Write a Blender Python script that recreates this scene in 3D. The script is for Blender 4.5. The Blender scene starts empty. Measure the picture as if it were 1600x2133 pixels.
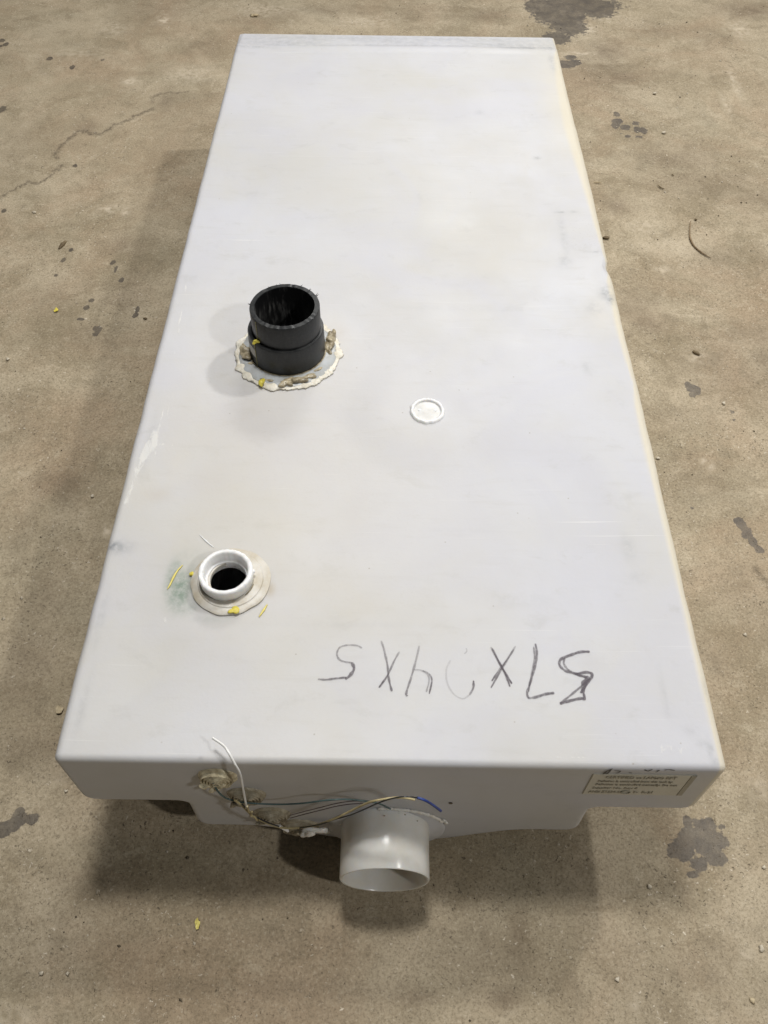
import bpy, bmesh, math, random
import numpy as np
from mathutils import Vector, Matrix, Euler, noise as mnoise
random.seed(7); rng = np.random.default_rng(7)
R = math.radians
sc = bpy.context.scene
col = sc.collection

# ------------------------------------------------------------------ camera
CAM_LOC = Vector((-0.00646, -0.29194, 1.00738))
CAM_ROT = Euler((0.648607, -0.0064934, 0.0132367))
FPX = 1795.5
cd = bpy.data.cameras.new('camera'); cam = bpy.data.objects.new('camera', cd); col.objects.link(cam)
cam.location = CAM_LOC; cam.rotation_euler = CAM_ROT
cd.sensor_fit = 'VERTICAL'; cd.sensor_height = 36; cd.lens = FPX/2133*36
cd.clip_start = .02; cd.clip_end = 60
sc.camera = cam
CM = CAM_ROT.to_matrix()
def at(u, v, z=None, y=None):
    """world point on a real plane (z or y given) for a direction measured in the photograph"""
    d = CM @ Vector(((u-800)/FPX, -(v-1066.5)/FPX, -1))
    t = (z-CAM_LOC.z)/d.z if z is not None else (y-CAM_LOC.y)/d.y
    return CAM_LOC + d*t

# ------------------------------------------------------------------ world + lamps (shop ceiling lights and an added far fill)
w = bpy.data.worlds.new('World'); sc.world = w; w.use_nodes = True
w.node_tree.nodes['Background'].inputs[0].default_value = (.98, 1.0, 1.0, 1)
w.node_tree.nodes['Background'].inputs[1].default_value = .05
def lamp(name, loc, target, size, sizey, power, color=(1, .985, .96)):
    l = bpy.data.lights.new(name, 'AREA'); l.shape = 'RECTANGLE'; l.size = size; l.size_y = sizey
    l.energy = power; l.color = color
    o = bpy.data.objects.new(name, l); col.objects.link(o); o.location = loc
    o.rotation_euler = (Vector(target)-Vector(loc)).to_track_quat('-Z', 'Y').to_euler()
    return o
lamp('ceiling_or_fill_lamp', (2.45, -1.45, 3.15), (0, .6, 0), .16, .16, 41)
lamp('ceiling_or_fill_lamp', (1.80, 1.72, 2.85), (0, .6, 0), .16, .16, 45)
lamp('ceiling_or_fill_lamp', (-.04, .76, 3.0), (0, .7, 0), .36, .36, 55)
lamp('ceiling_or_fill_lamp', (.6, 4.2, 3.0), (0, 1.2, 0), 1.0, .5, 58)  # added unseen fill lamp, brightens the far floor
sc.view_settings.view_transform = 'Standard'; sc.view_settings.look = 'None'
sc.view_settings.exposure = 0; sc.view_settings.gamma = 1

# ------------------------------------------------------------------ helpers
def tag(o, label=None, cat=None, group=None, kind=None):
    if label: o['label'] = label
    if cat: o['category'] = cat
    if group: o['group'] = group
    if kind: o['kind'] = kind
    return o
def link(name, me, mat, parent=None, smooth=True):
    o = bpy.data.objects.new(name, me); col.objects.link(o)
    if mat: me.materials.append(mat)
    if smooth:
        me.polygons.foreach_set('use_smooth', [True]*len(me.polygons))
    if parent: o.parent = parent
    return o
def mesh(name, vs, fs, mat, parent=None, smooth=True, sharp=None):
    me = bpy.data.meshes.new(name); me.from_pydata([tuple(v) for v in vs], [], fs); me.update()
    o = link(name, me, mat, parent, smooth)
    if sharp is not None: me.set_sharp_from_angle(angle=R(sharp))
    return o
def empty(name, loc=(0, 0, 0)):
    o = bpy.data.objects.new(name, None); col.objects.link(o); o.location = loc; o.empty_display_size = .05
    return o
def lathe(name, prof, centre, mat, parent, n=96, axis='z', wob=None, sharp=35, close=True):
    """prof: list of (r, h). closed loop profile if close. wob(theta, r, h)->(dr, dh)"""
    vs, fs = [], []
    m = len(prof); c = Vector(centre)
    for i in range(n):
        t = 2*math.pi*i/n
        for (r, h) in prof:
            dr, dh = wob(t, r, h) if wob else (0, 0)
            rr = max(0, r+dr); hh = h+dh
            if axis == 'z': p = Vector((rr*math.cos(t), rr*math.sin(t), hh))
            else: p = Vector((rr*math.cos(t), -hh, rr*math.sin(t)))
            vs.append(c+p)
    for i in range(n):
        j = (i+1) % n
        for k in range(m if close else m-1):
            l = (k+1) % m
            q = (i*m+k, j*m+k, j*m+l, i*m+l)
            fs.append(q if axis == 'z' else q)
    o = mesh(name, vs, fs, mat, parent, True, sharp)
    bm = bmesh.new(); bm.from_mesh(o.data); bmesh.ops.recalc_face_normals(bm, faces=bm.faces); bm.to_mesh(o.data); bm.free()
    return o
def crom(pts, n=8):
    P = [Vector(p) for p in pts]
    if len(P) < 3: return [P[0].lerp(P[-1], i/n) for i in range(n+1)]
    P = [P[0]*2-P[1]] + P + [P[-1]*2-P[-2]]
    out = []
    for i in range(1, len(P)-2):
        a, b, c, d = P[i-1:i+3]
        for k in range(n):
            t = k/n
            out.append(.5*((2*b)+(c-a)*t+(2*a-5*b+4*c-d)*t*t+(3*b-a-3*c+d)*t**3))
    out.append(P[-2]); return out
def tube(name, pts, r, mat, parent=None, n=8, sub=6, taper=None):
    P = crom(pts, sub); vs, fs = [], []
    up = Vector((0, 0, 1)); m = len(P)
    for i, p in enumerate(P):
        t = (P[min(i+1, m-1)]-P[max(i-1, 0)]).normalized()
        a = t.cross(up if abs(t.z) < .9 else Vector((1, 0, 0))).normalized(); b = t.cross(a)
        rr = r*(taper(i/(m-1)) if taper else 1)
        for k in range(n):
            an = 2*math.pi*k/n; vs.append(p+(a*math.cos(an)+b*math.sin(an))*rr)
    for i in range(m-1):
        for k in range(n):
            fs.append((i*n+k, i*n+(k+1) % n, (i+1)*n+(k+1) % n, (i+1)*n+k))
    fs.append(tuple(range(n))[::-1]); fs.append(tuple((m-1)*n+k for k in range(n)))
    return mesh(name, vs, fs, mat, parent, True, 60)
def blob(name, centre, rx, ry, rz, mat, parent=None, rough=.25, freq=60, sub=3, seed=0, rot=0):
    bm = bmesh.new(); bmesh.ops.create_icosphere(bm, subdivisions=sub, radius=1)
    c = Vector(centre); ro = Matrix.Rotation(rot, 3, 'Z')
    for v in bm.verts:
        d = v.co.copy()
        q = Vector((d.x*rx, d.y*ry, d.z*rz))
        k = 1+rough*mnoise.noise(q*freq+Vector((seed*7.3, seed*3.1, 0)))*1.8
        v.co = ro @ (q*k)
    me = bpy.data.meshes.new(name); bm.to_mesh(me); bm.free()
    o = link(name, me, mat, None, True); o.location = c
    if parent: o.parent = parent
    return o

# ------------------------------------------------------------------ materials
class NT:
    def __init__(s, name):
        s.m = bpy.data.materials.new(name); s.m.use_nodes = True; s.t = s.m.node_tree
        s.b = s.t.nodes['Principled BSDF']; s.out = s.t.nodes['Material Output']
    def n(s, typ, **k):
        x = s.t.nodes.new(typ)
        for a, v in k.items(): setattr(x, a, v)
        return x
    def l(s, a, b): s.t.links.new(a, b)
    def coord(s): return s.n('ShaderNodeTexCoord').outputs['Object']
    def noise(s, vec, scale, detail=4, rough=.55, dist=0):
        x = s.n('ShaderNodeTexNoise'); s.l(vec, x.inputs['Vector'])
        x.inputs['Scale'].default_value = scale; x.inputs['Detail'].default_value = detail
        x.inputs['Roughness'].default_value = rough; x.inputs['Distortion'].default_value = dist
        return x.outputs['Fac']
    def vor(s, vec, scale, feature='F1', rnd=1):
        x = s.n('ShaderNodeTexVoronoi', feature=feature); s.l(vec, x.inputs['Vector'])
        x.inputs['Scale'].default_value = scale; x.inputs['Randomness'].default_value = rnd
        return x
    def ramp(s, fac, *st):
        x = s.n('ShaderNodeValToRGB'); s.l(fac, x.inputs[0]); e = x.color_ramp.elements
        while len(e) < len(st): e.new(.5)
        for i, (p, c) in enumerate(st):
            e[i].position = p; e[i].color = (c, c, c, 1) if not isinstance(c, tuple) else (*c, 1)
        return x.outputs[0]
    def mix(s, fac, a, b, mode='MIX'):
        x = s.n('ShaderNodeMix', data_type='RGBA', blend_type=mode)
        for v, i in ((fac, 0), (a, 6), (b, 7)):
            if isinstance(v, (int, float)): x.inputs[i].default_value = v
            elif isinstance(v, tuple): x.inputs[i].default_value = (*v, 1)
            else: s.l(v, x.inputs[i])
        return x.outputs[2]
    def math(s, op, a, b=0, c=0, clamp=False):
        x = s.n('ShaderNodeMath', operation=op, use_clamp=clamp)
        for i, v in enumerate((a, b, c)):
            if isinstance(v, (int, float)): x.inputs[i].default_value = v
            else: s.l(v, x.inputs[i])
        return x.outputs[0]
    def map(s, vec, scale=(1, 1, 1), rot=(0, 0, 0)):
        x = s.n('ShaderNodeMapping'); s.l(vec, x.inputs[0]); x.inputs['Scale'].default_value = scale
        x.inputs['Rotation'].default_value = rot
        return x.outputs[0]
    def attr(s, name):
        return s.n('ShaderNodeAttribute', attribute_name=name)
    def sep(s, c):
        x = s.n('ShaderNodeSeparateColor'); s.l(c, x.inputs[0]); return x.outputs
    def bump(s, h, strength, dist=.001, nrm=None):
        x = s.n('ShaderNodeBump'); s.l(h, x.inputs['Height']); x.inputs['Strength'].default_value = strength
        x.inputs['Distance'].default_value = dist
        if nrm is not None: s.l(nrm, x.inputs['Normal'])
        return x.outputs[0]
    def set(s, **k):
        for a, v in k.items():
            i = s.b.inputs[a.replace('_', ' ')]
            if isinstance(v, (int, float)): i.default_value = v
            elif isinstance(v, tuple): i.default_value = (*v, 1) if len(v) == 3 and i.type == 'RGBA' else v
            else: s.l(v, i)
        return s
def noisy(name, c1, c2, scale=80, rough=.5, bump=.3, bs=300, dist=.0006, sss=0, coat=0, spec=.4):
    t = NT(name); c = t.coord()
    n1 = t.noise(c, scale, 6, .6)
    t.set(Base_Color=t.mix(t.ramp(n1, (.35, 0.), (.65, 1.)), c1, c2), Roughness=rough)
    t.set(Normal=t.bump(t.noise(c, bs, 4, .6), bump, dist))
    t.b.inputs['Specular IOR Level'].default_value = spec
    if sss:
        t.b.inputs['Subsurface Weight'].default_value = sss; t.b.inputs['Subsurface Scale'].default_value = .006
        t.b.inputs['Subsurface Radius'].default_value = (1, .8, .6)
    if coat: t.b.inputs['Coat Weight'].default_value = coat; t.b.inputs['Coat Roughness'].default_value = .2
    return t.m

def mat_floor():
    t = NT('shop_concrete'); c = t.coord()
    big = t.noise(c, 1.6, 5, .6, .3); mid = t.noise(c, 6.5, 7, .66, .6); sml = t.noise(c, 28, 7, .7, .4); fine = t.noise(c, 300, 5, .75)
    hue = t.noise(t.map(c, (1, 1, 1), (0, 0, 1.1)), 3.1, 6, .65, .7); edge = t.noise(t.map(c, (1, 1, 1), (0, 0, 2.3)), 12, 8, .7, .9)
    base = t.mix(t.ramp(mid, (.40, 0.), (.60, 1.)), (.292, .240, .158), (.450, .378, .268))
    base = t.mix(t.ramp(big, (.40, 0.), (.66, .6)), base, (.455, .375, .258))
    base = t.mix(t.math('MULTIPLY', t.ramp(hue, (.47, 0.), (.62, 1.)), .55), base, (.375, .275, .180))
    base = t.mix(t.math('MULTIPLY', t.ramp(hue, (.32, 1.), (.44, 0.)), .45), base, (.345, .305, .215))
    base = t.mix(t.math('MULTIPLY', t.ramp(edge, (.54, 0.), (.60, 1.)), .34), base, (.235, .185, .115))
    base = t.mix(t.math('MULTIPLY', t.ramp(edge, (.36, 1.), (.42, 0.)), .30), base, (.53, .45, .33))
    base = t.mix(t.math('MULTIPLY', t.ramp(sml, (.52, 0.), (.64, 1.)), .30), base, (.20, .162, .105))
    base = t.mix(t.math('MULTIPLY', t.ramp(sml, (.34, 1.), (.43, 0.)), .38), base, (.55, .475, .35))
    base = t.mix(t.math('MULTIPLY', t.ramp(fine, (.50, 0.), (.62, 1.)), .46), base, (.15, .12, .075))
    base = t.mix(t.math('MULTIPLY', t.ramp(fine, (.36, 1.), (.43, 0.)), .40), base, (.62, .54, .41))
    a = t.sep(t.attr('stain').outputs['Color'])
    # soft traffic grime patches on the slab, plus painted dimming of the near floor
    grime_and_shade = t.math('MULTIPLY', a[1], t.ramp(t.noise(c, 22, 6, .65, .3), (.25, .35), (.6, 1.)))
    base = t.mix(t.math('MULTIPLY', grime_and_shade, .85), base, (.135, .096, .062))
    # pale dusty patches
    a2 = t.sep(t.attr('marks').outputs['Color'])
    pale = t.math('MULTIPLY', a2[0], t.ramp(t.noise(c, 75, 6, .7), (.42, 0.), (.56, 1.)))
    base = t.mix(t.math('MULTIPLY', pale, .8), base, (.66, .57, .44))
    wn = t.n('ShaderNodeTexNoise'); t.l(c, wn.inputs['Vector']); wn.inputs['Scale'].default_value = 190; wn.inputs['Detail'].default_value = 3
    wv_ = t.n('ShaderNodeVectorMath', operation='MULTIPLY_ADD'); t.l(wn.outputs['Color'], wv_.inputs[0]); wv_.inputs[1].default_value = (.012,)*3; t.l(c, wv_.inputs[2])
    warp_ = wv_.outputs[0]
    # scattered dark pits and pale aggregate specks
    def specks(sc_, th, dens, seed):
        v = t.vor(warp_, sc_)
        t.l(t.map(warp_, (1, 1.3, 1), (0, 0, seed)), v.inputs['Vector'])
        d = t.ramp(v.outputs['Distance'], (th*.35, 1.), (th, 0.))
        r = t.sep(v.outputs['Color'])
        return t.math('MULTIPLY', d, t.math('GREATER_THAN', r[0], 1-dens))
    clump = t.ramp(t.noise(c, 9, 3, .6), (.42, .15), (.6, 1.))
    s1 = t.math('MULTIPLY', specks(230, .38, .22, .3), clump); s2 = specks(110, .15, .10, 1.7); s3 = specks(520, .6, .26, .9)
    w1 = t.math('MULTIPLY', specks(190, .36, .12, 2.2), clump); w2 = specks(75, .13, .07, .5)
    base = t.mix(t.math('MULTIPLY', t.math('MAXIMUM', t.math('MAXIMUM', s1, s2), t.math('MULTIPLY', s3, .6)), .72), base, (.085, .068, .046))
    base = t.mix(t.math('MULTIPLY', t.math('MAXIMUM', w1, w2), .8), base, (.72, .64, .51))
    # wet / oily spots with ragged rims
    rag = t.math('MULTIPLY', t.math('SUBTRACT', t.noise(c, 95, 6, .65), .5), .95)
    wet = t.math('MULTIPLY', t.math('SUBTRACT', t.math('ADD', a[0], t.math('MULTIPLY', rag, t.ramp(a[0], (0., 0.), (.12, 1.)))), .63), 12, clamp=True)
    wet = t.math('MINIMUM', t.math('MAXIMUM', wet, 0), 1)
    base = t.mix(t.math('MULTIPLY', wet, t.ramp(t.noise(c, 38, 6, .7), (.35, .62), (.62, .93))), base, (.088, .074, .060))
    # crack: broken dark line
    ck = t.math('MULTIPLY', a[2], t.ramp(t.noise(c, 120, 5, .75), (.40, .0), (.55, 1.)))
    base = t.mix(t.math('MULTIPLY', ck, .68), base, (.085, .066, .045))
    t.set(Base_Color=base)
    rr = t.mix(wet, t.ramp(sml, (.3, .86), (.7, .72)), (.42, .42, .42))
    t.set(Roughness=rr)
    h = t.math('ADD', t.math('MULTIPLY', fine, 1.0), t.math('MULTIPLY', sml, 1.4))
    h = t.math('SUBTRACT', h, t.math('MULTIPLY', t.math('ADD', ck, t.math('MAXIMUM', s1, s2)), 1.3))
    h = t.math('ADD', h, t.math('MULTIPLY', w1, .9))
    t.set(Normal=t.bump(h, .6, .0012))
    t.b.inputs['Specular IOR Level'].default_value = .3
    return t.m

def mat_poly():
    """milky polyethylene with dirt marks"""
    t = NT('milky_polyethylene'); c = t.coord()
    big = t.noise(c, 3.2, 4, .55, .4); mid = t.noise(c, 11, 5, .6)
    base = t.mix(t.ramp(big, (.36, 0.), (.62, 1.)), (.522, .514, .497), (.556, .558, .580))
    base = t.mix(t.math('MULTIPLY', t.ramp(mid, (.50, 0.), (.72, 1.)), .32), base, (.50, .487, .465))
    fl = t.noise(t.map(c, (14, 90, 30)), 1.0, 4, .6)     # faint rubs across
    base = t.mix(t.math('MULTIPLY', t.ramp(fl, (.56, 0.), (.72, 1.)), .22), base, (.45, .44, .42))
    lav = t.noise(t.map(c, (1, 1, 1), (0, 0, .7)), 4.5, 5, .6, .8)
    base = t.mix(t.math('MULTIPLY', t.ramp(lav, (.46, 0.), (.62, 1.)), .5), base, (.512, .513, .562))
    base = t.mix(t.math('MULTIPLY', t.ramp(lav, (.32, 1.), (.44, 0.)), .2), base, (.53, .50, .44))
    for rot_, sc_, th_ in ((.35, (6, 620, 6), .70), (-1.1, (7, 540, 7), .71), (1.45, (5, 700, 5), .70)):
        hs = t.noise(t.map(c, sc_, (0, 0, rot_)), 1.0, 2, .5)
        msk = t.ramp(t.noise(t.map(c, (1, 1, 1), (0, 0, rot_*3)), 7, 3, .5), (.50, 0.), (.62, 1.))
        base = t.mix(t.math('MULTIPLY', t.math('MULTIPLY', t.ramp(hs, (th_, 0.), (th_+.05, 1.)), msk), .45), base, (.74, .735, .72))
    smu = t.noise(t.map(c, (1, 1.6, 1), (0, 0, .2)), 20, 6, .7, .5)
    base = t.mix(t.math('MULTIPLY', t.ramp(smu, (.58, 0.), (.72, 1.)), .35), base, (.42, .415, .40))
    a = t.sep(t.attr('stain').outputs['Color']); b = t.sep(t.attr('marks').outputs['Color'])
    # r: warm yellowed plastic and painted light of the right edge   g: grey smudge   b: green tinge
    base = t.mix(a[0], base, (.64, .58, .44))
    sm = t.math('MULTIPLY', a[1], t.ramp(t.noise(c, 90, 6, .7), (.36, .1), (.6, 1.)))
    base = t.mix(sm, base, (.26, .27, .28))
    gr = t.math('MULTIPLY', a[2], t.ramp(t.noise(c, 150, 5, .7), (.30, .35), (.6, 1.)))
    base = t.mix(gr, base, (.20, .26, .215))
    # marks r: chalky scuff   g: tan film   b: fine dirt dots
    sk = t.noise(t.map(c, (1, .35, 1), (0, 0, -.12)), 150, 6, .7, .6)
    scuff = t.math('MULTIPLY', t.math('SUBTRACT', t.math('ADD', b[0], t.math('MULTIPLY', t.math('SUBTRACT', sk, .5), 1.7)), .45), 4, clamp=True)
    scuff = t.math('MULTIPLY', scuff, t.ramp(b[0], (.02, 0.), (.12, 1.)))
    base = t.mix(t.math('MULTIPLY', scuff, .6), base, (.70, .69, .655))
    base = t.mix(t.math('MULTIPLY', b[1], t.ramp(mid, (.3, .5), (.6, 1.))), base, (.44, .385, .30))
    v = t.vor(c, 85); vd = t.ramp(v.outputs['Distance'], (.05, 1.), (.10, 0.))
    dots = t.math('MULTIPLY', vd, t.math('GREATER_THAN', t.sep(v.outputs['Color'])[0], .955))
    base = t.mix(t.math('MULTIPLY', dots, .55), base, (.30, .26, .21))
    v2 = t.vor(t.map(c, (1, 2.3, 1)), 230); vd2 = t.ramp(v2.outputs['Distance'], (.20, 1.), (.34, 0.))
    d2 = t.math('MULTIPLY', t.math('MULTIPLY', vd2, t.math('GREATER_THAN', t.sep(v2.outputs['Color'])[1], .6)), b[2])
    base = t.mix(t.math('MULTIPLY', d2, .6), base, (.42, .38, .36))
    t.set(Base_Color=base)
    t.set(Roughness=t.ramp(mid, (.3, .40), (.7, .56)))
    h = t.math('ADD', t.math('MULTIPLY', t.noise(c, 260, 3, .6), .35), t.math('MULTIPLY', t.noise(c, 26, 4, .6), 1.0))
    h = t.math('ADD', h, t.math('MULTIPLY', scuff, .5))
    t.set(Normal=t.bump(h, .35, .0008))
    t.b.inputs['Subsurface Weight'].default_value = .35; t.b.inputs['Subsurface Scale'].default_value = .012
    t.b.inputs['Subsurface Radius'].default_value = (1, .9, .75); t.b.inputs['IOR'].default_value = 1.45; t.b.inputs['Specular IOR Level'].default_value = .32
    return t.m
M_floor = mat_floor(); M_poly = mat_poly()
M_fit = noisy('pipe_polyethylene', (.86, .85, .82), (.70, .665, .585), 14, .24, .2, 120, .0005, sss=.6)
M_weld = noisy('plastic_weld', (.80, .78, .72), (.66, .61, .52), 90, .45, .5, 260, .001, sss=.3)
M_white = noisy('white_plastic', (.84, .84, .84), (.76, .755, .74), 60, .32, .1, 200, .0004, sss=.25)
M_flange = noisy('yellowed_flange', (.60, .575, .52), (.46, .41, .32), 55, .42, .35, 180, .0008, sss=.25)
M_plug = noisy('milky_plug', (.72, .715, .70), (.62, .61, .585), 90, .4, .3, 200, .0008, sss=.2)
M_greyfl = noisy('grey_flange', (.42, .44, .45), (.33, .33, .31), 60, .35, .2, 150, .0006, sss=.2)
M_putty = noisy('cream_putty', (.80, .76, .67), (.62, .57, .46), 130, .55, .9, 300, .0015, sss=.15)
M_tan = noisy('dried_sealant', (.50, .43, .29), (.17, .135, .08), 110, .38, .9, 260, .0015, coat=.3)
M_probe = noisy('amber_weld', (.47, .42, .31), (.27, .23, .16), 130, .24, .9, 220, .0012, coat=.4)
M_probel = noisy('golden_weld', (.86, .78, .55), (.42, .35, .22), 110, .22, .8, 200, .0012, coat=.6)
M_yel = noisy('yellow_paint', (.74, .63, .10), (.55, .46, .06), 200, .4, .5, 500, .0008)
M_yelp = noisy('yellow_shaving', (.80, .70, .22), (.60, .50, .12), 200, .5, .5, 500, .0008)
M_tape = noisy('grey_tape', (.62, .60, .56), (.46, .44, .40), 140, .6, .2, 300, .0004)
M_ystr = noisy('yellow_line', (.34, .31, .12), (.14, .125, .05), 260, .5, .2, 300, .0003)
M_text = noisy('embossed_letters', (.30, .275, .215), (.37, .34, .27), 200, .5, .2, 300, .0003)
M_plq = noisy('plaque_plastic', (.58, .555, .475), (.52, .495, .42), 60, .4, .4, 200, .0006, sss=.2)
M_wgreen = noisy('teal_wire', (.075, .125, .125), (.05, .08, .08), 90, .35, .1, 300, .0002)
M_wtan = noisy('tan_wire', (.52, .44, .24), (.34, .28, .15), 90, .4, .1, 300, .0002)
M_wblack = noisy('black_wire', (.02, .02, .022), (.035, .035, .035), 90, .3, .1, 300, .0002)
M_wblue = noisy('blue_wire', (.03, .06, .24), (.02, .035, .14), 90, .3, .1, 300, .0002)
M_wwhite = noisy('white_wire', (.85, .85, .83), (.74, .73, .70), 90, .35, .1, 300, .0002)
M_wpurple = noisy('dull_purple_wire', (.14, .10, .11), (.10, .075, .08), 90, .4, .1, 300, .0002)
M_stone = noisy('pale_stone', (.62, .56, .45), (.46, .40, .30), 160, .8, .6, 400, .001)
M_dstone = noisy('dark_grit', (.085, .068, .045), (.15, .12, .08), 160, .8, .6, 400, .001)
M_wood = noisy('dry_bark', (.10, .07, .035), (.20, .15, .085), 120, .7, .7, 300, .001)
M_twig = noisy('dry_stem', (.30, .22, .13), (.17, .12, .07), 160, .7, .5, 300, .0008)
M_leaf = noisy('dead_leaf', (.56, .47, .31), (.38, .30, .18), 130, .7, .5, 300, .0008)

_t = M_fit.node_tree; _tr = _t.nodes.new('ShaderNodeBsdfTranslucent'); _tr.inputs[0].default_value = (.80, .81, .84, 1)
_mx = _t.nodes.new('ShaderNodeMixShader'); _mx.inputs[0].default_value = .12
_t.links.new(_t.nodes['Principled BSDF'].outputs[0], _mx.inputs[1]); _t.links.new(_tr.outputs[0], _mx.inputs[2]); _t.links.new(_mx.outputs[0], _t.nodes['Material Output'].inputs[0])
def mat_black():
    t = NT('black_abs'); c = t.coord()
    dust = t.ramp(t.noise(t.map(c, (1, 1, .35)), 75, 6, .7, .3), (.46, 0.), (.72, 1.))
    fine = t.ramp(t.noise(c, 420, 4, .7), (.48, 0.), (.7, 1.))
    base = t.mix(t.math('MULTIPLY', dust, .45), (.009, .010, .011), (.042, .042, .040))
    base = t.mix(t.math('MULTIPLY', fine, .2), base, (.075, .08, .07))
    t.set(Base_Color=base, Roughness=t.ramp(dust, (0., .38), (1., .62)))
    t.set(Normal=t.bump(t.noise(c, 160, 5, .6), .35, .0006))
    return t.m
def mat_blackin():
    t = NT('black_abs_inside'); c = t.coord()
    g = t.n('ShaderNodeTexCoord').outputs['Generated']
    st = t.noise(t.map(c, (1, 1, .16)), 140, 6, .7, .25)
    m = t.math('MULTIPLY', t.ramp(st, (.50, 0.), (.60, 1.)), t.ramp(t.noise(c, 26, 3, .5), (.46, 0.), (.60, 1.)))
    t.set(Base_Color=t.mix(m, (.010, .010, .0105), (.17, .168, .16)), Roughness=.42)
    t.set(Normal=t.bump(st, .3, .0006))
    return t.m
M_black = mat_black(); M_blackin = mat_blackin()
def mat_ink(name, colr, lo, hi, scale=300, dens=1):
    t = NT(name); c = t.coord()
    n = t.noise(t.map(c, (1, .7, 1)), scale, 5, .7)
    a = t.math('MULTIPLY', t.math('MULTIPLY', t.ramp(n, (lo, .25), (hi, 1.)), t.attr('ink').outputs['Fac']), dens)
    t.set(Base_Color=colr, Roughness=.45, Alpha=a)
    return t.m
M_ink = mat_ink('faded_marker', (.060, .044, .062), .24, .52)
M_inkb = mat_ink('black_marker', (.03, .027, .028), .30, .5)

# ------------------------------------------------------------------ floor
def smooth(a, b, x):
    t = np.clip((x-a)/(b-a), 0, 1); return t*t*(3-2*t)
def axis_pts(lo, hi, step, ext):
    a = list(np.arange(lo, hi+step/2, step)); s = step; x = a[-1]
    r, l = [], []
    while x < ext: s *= 1.35; x += s; r.append(x)
    s = step; x = a[0]
    while x > -ext: s *= 1.35; x -= s; l.append(x)
    return np.array(l[::-1]+a+r)
X = axis_pts(-1.12, 1.10, .004, 9); Y = axis_pts(-.24, 2.32, .004, 9)
gx, gy = np.meshgrid(X, Y)
def field(shape=None): return np.zeros_like(gx)
def pxr(u, v, ru, rv):
    c = at(u, v, z=0); a = at(u+ru, v, z=0); b = at(u, v-rv, z=0)
    return c.x, c.y, abs(a.x-c.x), abs(b.y-c.y)
def put(F, items, soft=1.0):
    for it in items:
        u, v, ru, rv = it[:4]; k = it[4] if len(it) > 4 else 1; rot = it[5] if len(it) > 5 else 0
        cx, cy, rx, ry = pxr(u, v, ru, rv)
        dx, dy = gx-cx, gy-cy; cr, sr = math.cos(rot), math.sin(rot)
        d = np.sqrt(((dx*cr+dy*sr)/rx)**2+((-dx*sr+dy*cr)/ry)**2)
        F[:] = np.maximum(F, k*np.clip(1.25-d*.62, 0, 1)*(d < 2.0)) if soft == 1.0 else np.maximum(F, k*np.exp(-d*d*.9))
wet = field()
put(wet, [  # large dried oil spot bottom right
    (1165+0, 28, 62, 26), (1205, 8, 95, 16), (1185, 52, 42, 22), (1160, 78, 30, 14), (1245, 20, 40, 18), (1120, 12, 30, 18),
    (1450, 1745, 42, 26), (1475, 1765, 38, 24), (1420, 1770, 28, 26), (1468, 1718, 26, 16), (1432, 1712, 12, 14), (1500, 1752, 18, 20), (1490, 1788, 26, 18), (1455, 1800, 22, 14), (1443, 1822, 14, 9), (1400, 1778, 12, 12), (1503, 1722, 9, 7),
    (1188, 118, 14, 5), (1180, 132, 22, 9), (1200, 128, 12, 7),
    (1285, 236, 8, 5), (1287, 251, 14, 6), (1283, 260, 10, 7), (1302, 264, 13, 6), (1325, 255, 12, 5, .85), (1328, 268, 10, 7), (1341, 270, 10, 7), (1308, 282, 7, 4), (1332, 283, 15, 6, .75), (1292, 276, 9, 4, .7),
    (1437, 806, 10, 10), (1450, 812, 13, 10), (1443, 822, 8, 6), (1432, 800, 7, 6),
    (1545, 1092, 11, 14), (1555, 1108, 13, 16), (1568, 1128, 11, 12), (1582, 1145, 10, 10), (1536, 1085, 8, 8),
    (1524, 858, 8, 8, .75), (1530, 874, 7, 5, .75), (1442, 1058, 10, 6, .72),
    (38, 1708, 20, 12), (65, 1705, 18, 14), (15, 1722, 26, 12), (40, 1690, 12, 10), (0, 1735, 22, 12),
    (4, 84, 7, 4), (12, 92, 6, 4), (0, 96, 7, 3), (4, 228, 10, 8), (103, 122, 7, 5), (151, 140, 6, 5), (214, 125, 6, 4, .8), (155, 345, 9, 5, .8),
    (8, 439, 6, 5), (132, 541, 6, 5), (116, 573, 5, 3.5), (148, 520, 5, 4), (235, 546, 6, 5), (241, 560, 4, 9), (253, 582, 6, 6), (286, 645, 5, 8), (283, 655, 6, 5), (279, 660, 6, 4, .8),
    (190, 625, 7, 5), (180, 640, 7, 6), (168, 664, 8, 4), (203, 684, 10, 7), (198, 696, 8, 5), (161, 632, 5, 3, .8), (144, 663, 5, 3, .7),
    (225, 2112, 8, 10, .75)])
grime_and_shade = np.zeros_like(gx)
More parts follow.
